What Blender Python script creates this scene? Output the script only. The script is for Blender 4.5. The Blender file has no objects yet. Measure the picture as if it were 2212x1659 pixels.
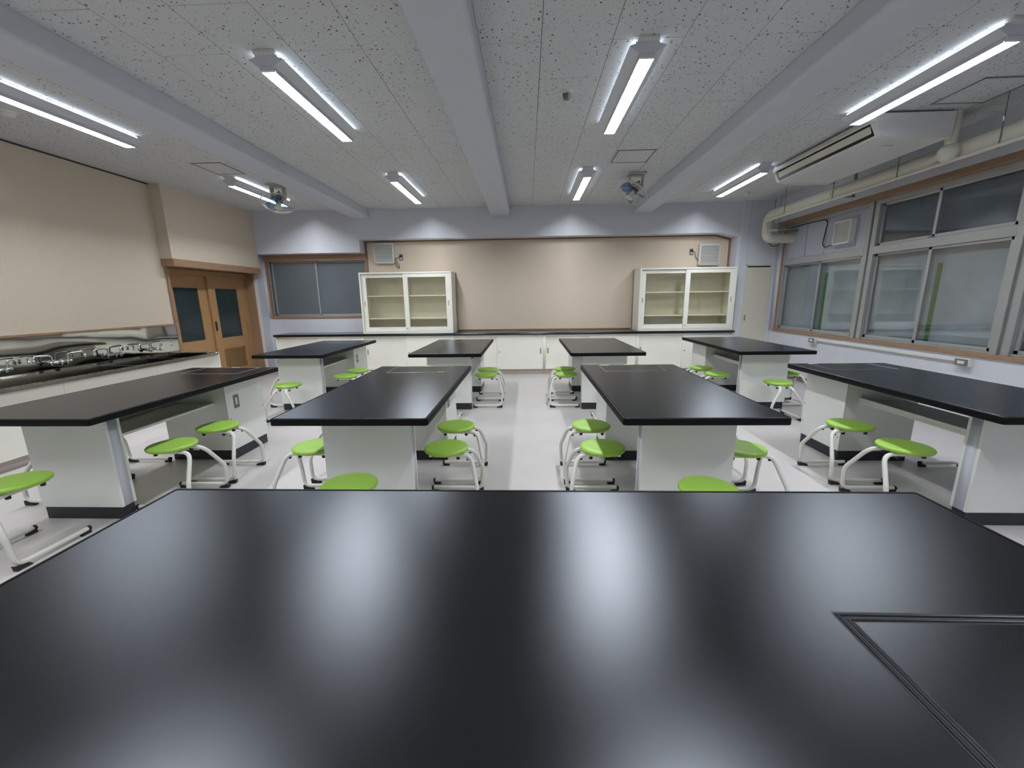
import bpy, bmesh, math, random
from mathutils import Vector, Matrix

random.seed(7)
scene = bpy.context.scene
COL = scene.collection
PI = math.pi

# ------------------------------------------------------------------ camera
IMG_W, IMG_H = 2212, 1659
FOC, YAW, PITCH, ROLL = 875.197, 0.0385428, 0.2071057, 0.0132645
CAM_Z = 1.494
cam_data = bpy.data.cameras.new('camera')
cam_data.sensor_fit = 'HORIZONTAL'
cam_data.sensor_width = 36.0
cam_data.lens = FOC / IMG_W * 36.0
cam_data.clip_start = 0.02
cam = bpy.data.objects.new('camera', cam_data)
COL.objects.link(cam)
_f = Vector((-math.sin(YAW) * math.cos(PITCH), math.cos(YAW) * math.cos(PITCH), -math.sin(PITCH)))
_r = Vector((math.cos(YAW), math.sin(YAW), 0))
_d = _f.cross(_r)
_r2 = math.cos(ROLL) * _r + math.sin(ROLL) * _d
_d2 = -math.sin(ROLL) * _r + math.cos(ROLL) * _d
cam.matrix_world = Matrix(((_r2.x, -_d2.x, -_f.x, 0), (_r2.y, -_d2.y, -_f.y, 0), (_r2.z, -_d2.z, -_f.z, CAM_Z), (0, 0, 0, 1)))
scene.camera = cam

# ------------------------------------------------------------------ world, exposure (night outside; the room is lit by its own LED battens)
world = bpy.data.worlds.new('world')
world.use_nodes = True
world.node_tree.nodes['Background'].inputs[0].default_value = (0.012, 0.016, 0.022, 1)
world.node_tree.nodes['Background'].inputs[1].default_value = 0.3
scene.world = world
vs = scene.view_settings
vs.view_transform = 'Standard'
vs.look = 'None'
vs.gamma = 1.0
vs.use_curve_mapping = False
vs.exposure = 0.78
LED_STRENGTH = 75.0
LED_COLOR = (0.91, 0.955, 1.0)
scene.cycles.use_denoising = True
scene.cycles.max_bounces = 6
scene.cycles.diffuse_bounces = 4
scene.cycles.glossy_bounces = 3
scene.cycles.transparent_max_bounces = 8
scene.cycles.use_light_tree = False
scene.cycles.use_adaptive_sampling = True
scene.cycles.adaptive_threshold = 0.04
scene.cycles.adaptive_min_samples = 20
scene.cycles.caustics_reflective = False
scene.cycles.caustics_refractive = False
scene.cycles.sample_clamp_indirect = 8.0

# ------------------------------------------------------------------ materials
def lin(c):
    return tuple((v / 12.92 if v <= 0.04045 else ((v + 0.055) / 1.055) ** 2.4) for v in (x / 255.0 for x in c))

def nd(nt, t, loc=(0, 0)):
    n = nt.nodes.new(t)
    n.location = loc
    return n

def mat(name, rgb, rough=0.5, metal=0.0, spec=0.5, var=0.04, var_scale=6.0, bump=0.0, bump_scale=80.0, coat=0.0, stretch=None):
    """procedural principled material: noise-varied colour and fine relief"""
    m = bpy.data.materials.new(name)
    m.use_nodes = True
    nt = m.node_tree
    b = nt.nodes['Principled BSDF']
    c = lin(rgb)
    tc = nd(nt, 'ShaderNodeTexCoord', (-900, 0))
    src = tc.outputs['Object']
    if stretch:
        mp = nd(nt, 'ShaderNodeMapping', (-750, 0))
        mp.inputs['Scale'].default_value = stretch
        nt.links.new(src, mp.inputs['Vector'])
        src = mp.outputs['Vector']
    nz = nd(nt, 'ShaderNodeTexNoise', (-600, 100))
    nz.inputs['Scale'].default_value = var_scale
    nz.inputs['Detail'].default_value = 2
    nt.links.new(src, nz.inputs['Vector'])
    rp = nd(nt, 'ShaderNodeValToRGB', (-400, 100))
    rp.color_ramp.elements[0].position = 0.3
    rp.color_ramp.elements[1].position = 0.7
    rp.color_ramp.elements[0].color = tuple(v * (1 - var) for v in c) + (1,)
    rp.color_ramp.elements[1].color = tuple(min(1, v * (1 + var)) for v in c) + (1,)
    nt.links.new(nz.outputs['Fac'], rp.inputs['Fac'])
    nt.links.new(rp.outputs['Color'], b.inputs['Base Color'])
    b.inputs['Roughness'].default_value = rough
    b.inputs['Metallic'].default_value = metal
    b.inputs['Specular IOR Level'].default_value = spec
    b.inputs['Coat Weight'].default_value = coat
    if bump > 0:
        n2 = nd(nt, 'ShaderNodeTexNoise', (-600, -200))
        n2.inputs['Scale'].default_value = bump_scale
        n2.inputs['Detail'].default_value = 1
        nt.links.new(src, n2.inputs['Vector'])
        bp = nd(nt, 'ShaderNodeBump', (-300, -200))
        bp.inputs['Strength'].default_value = bump
        bp.inputs['Distance'].default_value = 0.002
        nt.links.new(n2.outputs['Fac'], bp.inputs['Height'])
        nt.links.new(bp.outputs['Normal'], b.inputs['Normal'])
    return m

M = {}
M['floor'] = mat('pale_vinyl_floor', (194, 189, 188), 0.34, var=0.03, var_scale=3)
M['blue'] = mat('pale_blue_wall_paint', (216, 218, 226), 0.6, var=0.02)
M['beige'] = mat('beige_cloth_wall_board', (217, 202, 183), 0.85, var=0.03, var_scale=40, bump=0.6, bump_scale=260)
M['cream_wall'] = mat('cream_cloth_wall_board', (220, 206, 186), 0.85, var=0.03, var_scale=40, bump=0.6, bump_scale=260)
M['beam'] = mat('white_beam_paint', (208, 211, 220), 0.7, var=0.02)
M['fin'] = mat('satin_cutoff_fin', (200, 202, 206), 0.4, var=0.01)  # for the fins added under the diffusers to shape their light
M['filter'] = mat('grey_beige_filter', (178, 176, 170), 0.8, var=0.05, var_scale=60)
M['slab'] = mat('ceiling_joint_shadow_gap', (70, 70, 72), 0.9)
M['wood'] = mat('brown_wood_trim', (158, 126, 100), 0.45, var=0.12, var_scale=9, bump=0.1, bump_scale=60, stretch=(1, 1, 8))
M['wood_dark'] = mat('dark_brown_wood_trim', (138, 104, 82), 0.5, var=0.12, var_scale=9, stretch=(1, 1, 8))
M['door'] = mat('orange_brown_door_board', (178, 139, 94), 0.45, var=0.10, var_scale=7, bump=0.06, bump_scale=90, stretch=(1, 6, 1))
M['cream'] = mat('cream_steel_cabinet', (240, 238, 227), 0.42, var=0.012)
M['cream_in'] = mat('cream_cabinet_inside', (238, 233, 216), 0.6, var=0.015)
M['ped'] = mat('pale_grey_laminate', (230, 232, 226), 0.42, var=0.012, bump=0.03, bump_scale=200)
M['ped_core'] = mat('blue_reflection_laminate', (216, 221, 232), 0.3, var=0.012)  # bluish reflection on the pedestal sides put into the laminate colour
M['plinth'] = mat('black_plinth', (38, 40, 48), 0.45, var=0.08)
M['kick'] = mat('pinkish_grey_kick_board', (190, 178, 170), 0.6)
M['edge'] = mat('black_edge_band', (7, 7, 10), 0.55, var=0.05, spec=0.18)
M['green'] = mat('lime_green_plastic_seat', (150, 192, 74), 0.42, var=0.03, bump=0.12, bump_scale=300)
M['tube'] = mat('white_painted_tube', (222, 220, 212), 0.28, var=0.01)
M['rubber'] = mat('black_rubber', (34, 33, 34), 0.6)
M['white'] = mat('white_plastic', (226, 226, 222), 0.45, var=0.01)
M['lampbody'] = mat('white_lamp_housing', (216, 219, 226), 0.5, var=0.01)
M['alu'] = mat('aluminium_sash', (186, 188, 188), 0.38, metal=0.55, var=0.02)
M['grey'] = mat('grey_plate', (120, 118, 114), 0.45, var=0.02)
M['hatchline'] = mat('grey_hatch_trim', (128, 128, 132), 0.4, metal=0.6, var=0.02)
M['blackline'] = mat('black_groove', (10, 10, 12), 0.5)
M['chrome'] = mat('chrome', (225, 228, 232), 0.08, metal=1.0, var=0.01)
M['brass'] = mat('pale_brass_pull', (196, 178, 140), 0.35, metal=0.6)
M['pipe'] = mat('white_pipe_lagging', (226, 223, 208), 0.5, var=0.02)
M['ac'] = mat('white_air_conditioner', (224, 224, 222), 0.42, var=0.01)
M['dark'] = mat('dark_slot', (18, 17, 20), 0.5)
M['cord'] = mat('black_cord', (14, 14, 14), 0.5)
M['yellow'] = mat('yellow_tape', (226, 214, 130), 0.6)
M['motor'] = mat('grey_beige_motor', (188, 184, 172), 0.45)
M['motordark'] = mat('dark_motor_cover', (54, 60, 68), 0.4)
M['fangrill'] = mat('pale_fan_guard', (214, 212, 202), 0.4)
M['hatchframe'] = mat('grey_hatch_frame', (126, 126, 130), 0.45)
M['panelgrey'] = mat('blue_grey_infill_panel', (188, 191, 204), 0.55, var=0.015)
M['doorcream'] = mat('cream_cupboard_door', (218, 214, 198), 0.5, var=0.012)
M['base'] = mat('brown_baseboard', (120, 104, 98), 0.5)
M['gtape'] = mat('green_masking_tape', (72, 140, 52), 0.7)
M['board'] = mat('dark_green_chalkboard', (38, 62, 52), 0.55)

def top_material():
    """matt black laminate: near-black body under a satin surface reflection"""
    m = bpy.data.materials.new('black_lab_worktop')
    m.use_nodes = True
    nt = m.node_tree
    for n in list(nt.nodes):
        nt.nodes.remove(n)
    out = nd(nt, 'ShaderNodeOutputMaterial', (500, 0))
    tc = nd(nt, 'ShaderNodeTexCoord', (-900, 0))
    nz = nd(nt, 'ShaderNodeTexNoise', (-600, 100))
    nz.inputs['Scale'].default_value = 420
    nt.links.new(tc.outputs['Object'], nz.inputs['Vector'])
    rp = nd(nt, 'ShaderNodeValToRGB', (-400, 100))
    rp.color_ramp.elements[0].color = (0.0035, 0.0036, 0.0044, 1)
    rp.color_ramp.elements[1].color = (0.0085, 0.0086, 0.0105, 1)
    nt.links.new(nz.outputs['Fac'], rp.inputs['Fac'])
    df = nd(nt, 'ShaderNodeBsdfDiffuse', (0, 100))
    nt.links.new(rp.outputs['Color'], df.inputs['Color'])
    gl = nd(nt, 'ShaderNodeBsdfGlossy', (0, -100))
    gl.distribution = 'BECKMANN'
    gl.inputs['Color'].default_value = (0.88, 0.92, 1.0, 1)
    gl.inputs['Roughness'].default_value = 0.31
    lw = nd(nt, 'ShaderNodeLayerWeight', (-400, 350))
    lw.inputs['Blend'].default_value = 0.5
    pw = nd(nt, 'ShaderNodeMath', (-220, 350))
    pw.operation = 'POWER'
    pw.inputs[1].default_value = 5.0
    nt.links.new(lw.outputs['Facing'], pw.inputs[0])
    mr = nd(nt, 'ShaderNodeMapRange', (-60, 350))
    mr.inputs['To Min'].default_value = 0.078
    mr.inputs['To Max'].default_value = 0.85
    nt.links.new(pw.outputs[0], mr.inputs['Value'])
    mx = nd(nt, 'ShaderNodeMixShader', (250, 0))
    nt.links.new(mr.outputs[0], mx.inputs[0])
    nt.links.new(df.outputs[0], mx.inputs[1])
    nt.links.new(gl.outputs[0], mx.inputs[2])
    nt.links.new(mx.outputs[0], out.inputs[0])
    return m
M['top'] = top_material()

def tile_material():
    m = bpy.data.materials.new('perforated_ceiling_board')
    m.use_nodes = True
    nt = m.node_tree
    b = nt.nodes['Principled BSDF']
    tc = nd(nt, 'ShaderNodeTexCoord', (-1300, 0))
    oi = nd(nt, 'ShaderNodeObjectInfo', (-1300, -250))
    ml = nd(nt, 'ShaderNodeMath', (-1120, -250))
    ml.operation = 'MULTIPLY'
    ml.inputs[1].default_value = 37.0
    nt.links.new(oi.outputs['Random'], ml.inputs[0])
    ad = nd(nt, 'ShaderNodeVectorMath', (-1000, 0))
    ad.operation = 'ADD'
    nt.links.new(tc.outputs['Object'], ad.inputs[0])
    nt.links.new(ml.outputs[0], ad.inputs[1])
    fl = nd(nt, 'ShaderNodeVectorMath', (-900, -100))
    fl.operation = 'MULTIPLY'
    fl.inputs[1].default_value = (1, 1, 0)
    nt.links.new(ad.outputs[0], fl.inputs[0])
    holes = []
    for sc_, lo, hi in ((26.0, 0.11, 0.19), (58.0, 0.07, 0.20)):
        v = nd(nt, 'ShaderNodeTexVoronoi', (-700, 0))
        v.inputs['Scale'].default_value = sc_
        nt.links.new(fl.outputs[0], v.inputs['Vector'])
        sp = nd(nt, 'ShaderNodeSeparateColor', (-520, -120))
        nt.links.new(v.outputs['Color'], sp.inputs[0])
        mr = nd(nt, 'ShaderNodeMapRange', (-380, -120))
        mr.inputs['To Min'].default_value = lo
        mr.inputs['To Max'].default_value = hi
        nt.links.new(sp.outputs[0], mr.inputs['Value'])
        lt = nd(nt, 'ShaderNodeMath', (-220, 0))
        lt.operation = 'LESS_THAN'
        nt.links.new(v.outputs['Distance'], lt.inputs[0])
        nt.links.new(mr.outputs[0], lt.inputs[1])
        holes.append(lt)
    mx = nd(nt, 'ShaderNodeMath', (-80, 0))
    mx.operation = 'MAXIMUM'
    nt.links.new(holes[0].outputs[0], mx.inputs[0])
    nt.links.new(holes[1].outputs[0], mx.inputs[1])
    mix = nd(nt, 'ShaderNodeMix', (60, 0))
    mix.data_type = 'RGBA'
    mix.inputs[6].default_value = lin((214, 215, 217)) + (1,)
    mix.inputs[7].default_value = lin((82, 82, 84)) + (1,)
    nt.links.new(mx.outputs[0], mix.inputs[0])
    nt.links.new(mix.outputs[2], b.inputs['Base Color'])
    b.inputs['Roughness'].default_value = 0.9
    b.inputs['Specular IOR Level'].default_value = 0.2
    return m
M['tile'] = tile_material()

def steel_material():
    m = bpy.data.materials.new('wavy_stainless_steel')
    m.use_nodes = True
    nt = m.node_tree
    b = nt.nodes['Principled BSDF']
    b.inputs['Base Color'].default_value = (0.56, 0.55, 0.51, 1)
    b.inputs['Metallic'].default_value = 1.0
    b.inputs['Roughness'].default_value = 0.05
    tc = nd(nt, 'ShaderNodeTexCoord', (-900, 0))
    nz = nd(nt, 'ShaderNodeTexNoise', (-600, 0))
    nz.inputs['Scale'].default_value = 1.7
    nz.inputs['Detail'].default_value = 0.5
    nt.links.new(tc.outputs['Object'], nz.inputs['Vector'])
    bp = nd(nt, 'ShaderNodeBump', (-300, 0))
    bp.inputs['Strength'].default_value = 0.5
    bp.inputs['Distance'].default_value = 0.02
    nt.links.new(nz.outputs['Fac'], bp.inputs['Height'])
    nt.links.new(bp.outputs['Normal'], b.inputs['Normal'])
    return m
M['steel'] = steel_material()
M['steel_plain'] = mat('plain_stainless_steel', (176, 174, 168), 0.16, metal=1.0, var=0.03)

def clear_glass(name, tint, refl_rough=0.03, ior=1.5, strength=1.0):
    """thin pane: see-through with a fresnel reflection"""
    m = bpy.data.materials.new(name)
    m.use_nodes = True
    nt = m.node_tree
    for n in list(nt.nodes):
        nt.nodes.remove(n)
    out = nd(nt, 'ShaderNodeOutputMaterial', (400, 0))
    tr = nd(nt, 'ShaderNodeBsdfTransparent', (0, 100))
    tr.inputs[0].default_value = tint + (1,)
    gl = nd(nt, 'ShaderNodeBsdfGlossy', (0, -100))
    gl.inputs['Color'].default_value = (strength, strength, strength, 1)
    gl.inputs['Roughness'].default_value = refl_rough
    # Schlick reflectance, the same for both faces of the thin pane
    lw = nd(nt, 'ShaderNodeLayerWeight', (-400, 250))
    lw.inputs['Blend'].default_value = 0.5
    pw = nd(nt, 'ShaderNodeMath', (-220, 250))
    pw.operation = 'POWER'
    pw.inputs[1].default_value = 5.0
    nt.links.new(lw.outputs['Facing'], pw.inputs[0])
    fr = nd(nt, 'ShaderNodeMapRange', (-60, 250))
    f0 = ((ior - 1) / (ior + 1)) ** 2
    fr.inputs['To Min'].default_value = f0
    fr.inputs['To Max'].default_value = 1.0
    nt.links.new(pw.outputs[0], fr.inputs['Value'])
    mx = nd(nt, 'ShaderNodeMixShader', (200, 0))
    nt.links.new(fr.outputs[0], mx.inputs[0])
    nt.links.new(tr.outputs[0], mx.inputs[1])
    nt.links.new(gl.outputs[0], mx.inputs[2])
    nt.links.new(mx.outputs[0], out.inputs[0])
    return m
M['glass'] = clear_glass('clear_cabinet_glass', (0.97, 0.97, 0.94))
M['winglass'] = clear_glass('window_glass', (0.86, 0.88, 0.89), 0.03, 1.85)
M['fanblade'] = clear_glass('clear_blue_fan_blade', (0.42, 0.60, 0.80), 0.1, 1.5)
M['sheet'] = mat('hazy_plastic_sheet', (188, 198, 204), 0.5, var=0.2, var_scale=2.2, bump=0.4, bump_scale=9)
M['nightglass'] = mat('dark_night_glass', (112, 122, 132), 0.35, var=0.15, var_scale=1.5)
M['frost'] = mat('grey_frosted_glass', (104, 112, 118), 0.3, var=0.06, var_scale=2)
M['doorglass'] = mat('dark_teal_door_glass', (44, 56, 58), 0.22, var=0.1, var_scale=3)

def emission(name, col, strength):
    m = bpy.data.materials.new(name)
    m.use_nodes = True
    nt = m.node_tree
    for n in list(nt.nodes):
        nt.nodes.remove(n)
    out = nd(nt, 'ShaderNodeOutputMaterial', (200, 0))
    em = nd(nt, 'ShaderNodeEmission')
    em.inputs[0].default_value = col + (1,)
    em.inputs[1].default_value = strength
    nt.links.new(em.outputs[0], out.inputs[0])
    return m
M['led'] = emission('lit_led_diffuser', LED_COLOR, LED_STRENGTH)
M['ledglow'] = emission('lit_glow_slot', (0.80, 0.90, 1.0), LED_STRENGTH * 0.06)

# ------------------------------------------------------------------ mesh helpers
class MB:
    def __init__(self):
        self.bm = bmesh.new()
        self.curvy = False
    def box(self, x0, x1, y0, y1, z0, z1, bev=0.0, seg=1):
        bm = bmesh.new()
        r = bmesh.ops.create_cube(bm, size=1.0)
        for v in bm.verts:
            v.co = Vector(((x0 + x1) / 2 + v.co.x * (x1 - x0), (y0 + y1) / 2 + v.co.y * (y1 - y0), (z0 + z1) / 2 + v.co.z * (z1 - z0)))
        if bev > 0:
            bmesh.ops.bevel(bm, geom=list(bm.edges), offset=bev, segments=seg, affect='EDGES', clamp_overlap=True)
        self._merge(bm)
        return self
    def _merge(self, bm, mtx=None):
        vm = {}
        for v in bm.verts:
            vm[v] = self.bm.verts.new(mtx @ v.co if mtx else v.co)
        for f in bm.faces:
            try:
                self.bm.faces.new([vm[v] for v in f.verts])
            except ValueError:
                pass
        bm.free()
    def prism(self, pts, axis, a, b):
        """closed polygon (2D) extruded along axis from a to b; pts in the two other axes in xyz order"""
        def P(p, t):
            return {'x': (t, p[0], p[1]), 'y': (p[0], t, p[1]), 'z': (p[0], p[1], t)}[axis]
        A = [self.bm.verts.new(P(p, a)) for p in pts]
        B = [self.bm.verts.new(P(p, b)) for p in pts]
        n = len(pts)
        self.bm.faces.new(A)
        self.bm.faces.new(B[::-1])
        for i in range(n):
            self.bm.faces.new((A[i], B[i], B[(i + 1) % n], A[(i + 1) % n]))
        return self
    def loops(self, rings, cap=True):
        """stack of equal-length closed rings of 3D points"""
        R = [[self.bm.verts.new(p) for p in r] for r in rings]
        n = len(R[0])
        for a, b in zip(R, R[1:]):
            for i in range(n):
                self.bm.faces.new((a[i], a[(i + 1) % n], b[(i + 1) % n], b[i]))
        if cap:
            self.bm.faces.new(R[0][::-1])
            self.bm.faces.new(R[-1])
        return self
    def lathe(self, prof, seg=32, c=(0, 0, 0), mtx=None):
        self.curvy = True
        rings = []
        for r, z in prof:
            ring = []
            for k in range(seg):
                t = 2 * PI * k / seg
                p = Vector((max(r, 1e-4) * math.cos(t), max(r, 1e-4) * math.sin(t), z))
                if mtx:
                    p = mtx @ p
                ring.append(p + Vector(c))
            rings.append(ring)
        return self.loops(rings)
    def tube(self, pts, r, seg=10, cap=True, closed=False):
        self.curvy = True
        pts = [Vector(p) for p in pts]
        n = len(pts)
        rings = []
        prev = None
        for i, p in enumerate(pts):
            if closed:
                t = (pts[(i + 1) % n] - pts[i - 1]).normalized()
            elif i == 0:
                t = (pts[1] - p).normalized()
            elif i == n - 1:
                t = (p - pts[-2]).normalized()
            else:
                t = ((pts[i + 1] - p).normalized() + (p - pts[i - 1]).normalized()).normalized()
            if prev is None:
                up = Vector((0, 0, 1)) if abs(t.z) < 0.9 else Vector((1, 0, 0))
                a = t.cross(up).normalized()
            else:
                a = (prev - t * prev.dot(t)).normalized()
            prev = a
            b = t.cross(a).normalized()
            rings.append([p + r * (math.cos(2 * PI * k / seg) * a + math.sin(2 * PI * k / seg) * b) for k in range(seg)])
        if closed:
            R = [[self.bm.verts.new(q) for q in ring] for ring in rings]
            for i in range(n):
                A, B = R[i], R[(i + 1) % n]
                for k in range(seg):
                    self.bm.faces.new((A[k], A[(k + 1) % seg], B[(k + 1) % seg], B[k]))
        else:
            self.loops(rings, cap)
        return self
    def build(self, name, m, parent=None, smooth=40):
        bmesh.ops.recalc_face_normals(self.bm, faces=self.bm.faces)
        me = bpy.data.meshes.new(name)
        self.bm.to_mesh(me)
        self.bm.free()
        me.materials.append(m)
        if smooth:
            me.shade_smooth()
            me.set_sharp_from_angle(angle=math.radians(smooth))
            if not self.curvy:                       # keep large plane faces truly flat
                am = max(p.area for p in me.polygons)
                for p in me.polygons:
                    if p.area > 0.12 * am:
                        p.use_smooth = False
        o = bpy.data.objects.new(name, me)
        COL.objects.link(o)
        if parent is not None:
            o.parent = parent
        return o

def fillet(pts, rad, seg=5):
    pts = [Vector(p) for p in pts]
    out = [pts[0]]
    for i in range(1, len(pts) - 1):
        a, b, c = pts[i - 1], pts[i], pts[i + 1]
        u, v = (a - b), (c - b)
        r = min(rad if not isinstance(rad, (list, tuple)) else rad[i - 1], 0.49 * u.length, 0.49 * v.length)
        u.normalize(); v.normalize()
        p0, p1 = b + u * r, b + v * r
        for k in range(seg + 1):
            t = k / seg
            out.append((1 - t) ** 2 * p0 + 2 * t * (1 - t) * b + t * t * p1)
    out.append(pts[-1])
    return out

def empty(name, loc=(0, 0, 0), rz=0.0, parent=None):
    o = bpy.data.objects.new(name, None)
    o.empty_display_size = 0.1
    COL.objects.link(o)
    o.location = loc
    o.rotation_euler = (0, 0, rz)
    if parent is not None:
        o.parent = parent
    return o

def tag(o, label=None, cat=None, group=None, kind=None):
    if label: o['label'] = label
    if cat: o['category'] = cat
    if group: o['group'] = group
    if kind: o['kind'] = kind
    return o

def struct(o, label=None):
    o['kind'] = 'structure'
    if label: o['label'] = label
    return o

def box(name, m, parent, x0, x1, y0, y1, z0, z1, bev=0.0, seg=1):
    return MB().box(x0, x1, y0, y1, z0, z1, bev, seg).build(name, m, parent)

def copy_tree(o, parent=None):
    c = o.copy()
    COL.objects.link(c)
    c.parent = parent
    for ch in list(o.children):
        copy_tree(ch, c)
    return c

# ------------------------------------------------------------------ room shell
ZC = 3.235                       # ceiling
XL, XR = -5.6, 4.8               # left wall, window wall
YF, YB = -2.0, 8.6               # wall behind the camera, back wall
YS = 8.33                        # face of the soffit over the back wall

struct(box('floor', M['floor'], None, -6.0, 5.1, YF - 0.1, 8.8, -0.1, 0.0), 'pale glossy vinyl floor')

# ceiling: slab, boards, beams
ceiling = struct(box('ceiling', M['slab'], None, -6.0, 5.1, YF - 0.1, 8.8, ZC + 0.007, ZC + 0.15), 'white perforated ceiling boards with three white beams')
tile_cache = {}
def tile(x0, x1, y0, y1):
    g = 0.0018
    w, l = round(x1 - x0 - 2 * g, 4), round(y1 - y0 - 2 * g, 4)
    if w < 0.02 or l < 0.02:
        return
    if (w, l) not in tile_cache:
        o = MB().box(-w / 2, w / 2, -l / 2, l / 2, 0, 0.012, 0.0012).build('ceiling_board', M['tile'], ceiling, 0)
        tile_cache[(w, l)] = o.data
    else:
        o = bpy.data.objects.new('ceiling_board', tile_cache[(w, l)])
        COL.objects.link(o)
        o.parent = ceiling
    o.location = ((x0 + x1) / 2, (y0 + y1) / 2, ZC)
TW, TL = 0.4915, 0.968
bays = [(-5.6, -3.42, -4.265, 0), (-3.08, -0.69, -1.152, 0), (-0.32, 2.04, 0.110, 0), (2.39, 4.69, 2.78, 0)]
for bx0, bx1, j, _ in bays:
    xs = []
    x = j
    while x > bx0 + 0.03: x -= TW
    while x < bx1 - 0.03:
        x += TW
        if bx0 + 0.03 < x < bx1 - 0.03: xs.append(x)
    edges = [bx0] + xs + [bx1]
    ja = min(range(len(edges)), key=lambda i: abs(edges[i] - j))      # column right of j starts with offset b
    for i in range(len(edges) - 1):
        off = 3.73 if (i - ja) % 2 == 0 else 3.248
        y = off
        while y > YF: y -= TL
        ys = [YF]
        while y < YS - 0.03:
            y += TL
            if YF + 0.03 < y < YS - 0.03: ys.append(y)
        ys.append(YS)
        for y0, y1 in zip(ys, ys[1:]):
            tile(edges[i], edges[i + 1], y0, y1)
for bx0, bx1 in ((-3.42, -3.08), (-0.69, -0.32), (2.04, 2.39)):
    r = 0.03
    pts = [(bx0, ZC + 0.01), (bx0, 3.072 + r)] + [(bx0 + r - r * math.cos(t), 3.072 + r - r * math.sin(t)) for t in (0.3, 0.6, 0.95, 1.27)] + [(bx0 + r, 3.072), (bx1 - r, 3.072)] + [(bx1 - r + r * math.sin(t), 3.072 + r - r * math.cos(t)) for t in (0.3, 0.6, 0.95, 1.27)] + [(bx1, 3.072 + r), (bx1, ZC + 0.01)]
    MB().prism(pts, 'y', YF, YS + 0.01).build('ceiling_beam', M['beam'], ceiling)

# back wall: blue wall with window opening, beige board, soffit with drop, corner column
wb = MB()
wb.box(-5.6, -3.30, YB, YB + 0.15, 0, 1.147)
wb.box(-5.6, -5.45, YB, YB + 0.15, 1.147, 2.46)
wb.box(-5.45, -3.30, YB + 0.13, YB + 0.15, 1.147, 2.46)
wb.box(-3.30, 4.2, YB + 0.02, YB + 0.15, 0, 2.7)
wall_back = struct(wb.build('wall_back', M['blue']), 'pale blue back wall with deep soffit')
MB().prism([(-3.30, 0.0), (4.05, 0.0), (4.05, 2.62), (3.75, 2.70), (-3.30, 2.70)], 'y', YB, YB + 0.025).build('wall_board', M['beige'], wall_back)
so = MB()
so.prism([(-5.62, ZC + 0.005), (-5.62, 2.44), (-3.315, 2.44), (-3.315, 2.685), (3.748, 2.685), (4.048, 2.610), (4.048, 0.0), (4.12, 0.0), (4.12, ZC + 0.005)], 'y', YS, YB + 0.02)
so.build('soffit', M['blue'], wall_back)
# brown trims of the beige board
struct(box('trim_1', M['wood_dark'], None, -3.29, 3.75, YB - 0.014, YB, 2.660, 2.684))
struct(MB().prism([(3.745, 2.687), (4.045, 2.610), (4.045, 2.578), (3.745, 2.655)], 'y', YB - 0.014, YB).build('trim_2', M['wood_dark']))
struct(box('trim_3', M['wood_dark'], None, 4.014, 4.046, YB - 0.014, YB, 0.843, 2.59))
struct(box('trim_4', M['wood_dark'], None, -3.312, -3.275, YB - 0.014, YB, 0.843, 2.66))
struct(box('trim_5', M['wood_dark'], None, -1.455, 2.15, YB - 0.014, YB, 0.843, 0.875, 0.003))
struct(box('trim_6', M['beige'], None, -2.70, -2.47, YB - 0.02, YB, 2.635, 2.652))

# back-left window with brown frame and two frosted sashes
w1 = struct(empty('window_1', (-4.38, YB, 1.147)), 'brown framed sliding window of grey frosted glass beside the door')
def wpart(name, m, x0, x1, y0, y1, z0, z1, parent=None, bev=0.002):
    p = parent or w1
    o = MB().box(x0 + 4.38, x1 + 4.38, y0 - YB, y1 - YB, z0 - 1.147, z1 - 1.147, bev).build(name, m, p)
    return o
wf = MB()
for a in ((-5.462, -5.418, 8.588, 8.72, 1.147, 2.44), (-3.345, -3.30, 8.588, 8.72, 1.147, 2.44), (-5.462, -3.30, 8.58, 8.72, 1.145, 1.182)):
    wf.box(a[0] + 4.38, a[1] + 4.38, a[2] - YB, a[3] - YB, a[4] - 1.147, a[5] - 1.147, 0.003)
wf.build('window_frame', M['wood'], w1)
wpart('head_board', M['wood'], -5.462, -3.30, 8.565, 8.72, 2.312, 2.441)
wpart('track', M['alu'], -5.42, -3.34, 8.63, 8.70, 1.182, 1.20)
wpart('track', M['alu'], -5.42, -5.395, 8.63, 8.70, 1.2, 2.312)
for k, (a, b, yy) in enumerate(((-5.36, -4.40, 8.655), (-4.43, -3.345, 8.675))):
    s = MB()
    for q in ((a, a + 0.03, 1.2, 2.312), (b - 0.03, b, 1.2, 2.312), (a, b, 1.2, 1.228), (a, b, 2.29, 2.312)):
        s.box(q[0] + 4.38, q[1] + 4.38, yy - YB, yy + 0.018 - YB, q[2] - 1.147, q[3] - 1.147, 0.0015)
    so_ = s.build('sash', M['alu'], w1)
    MB().box(a + 0.03 + 4.38, b - 0.03 + 4.38, yy + 0.006 - YB, yy + 0.011 - YB, 1.228 - 1.147, 2.29 - 1.147).build('pane', M['frost'], so_)
wpart('latch', M['alu'], -4.47, -4.40, 8.635, 8.655, 1.196, 1.212)

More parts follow.
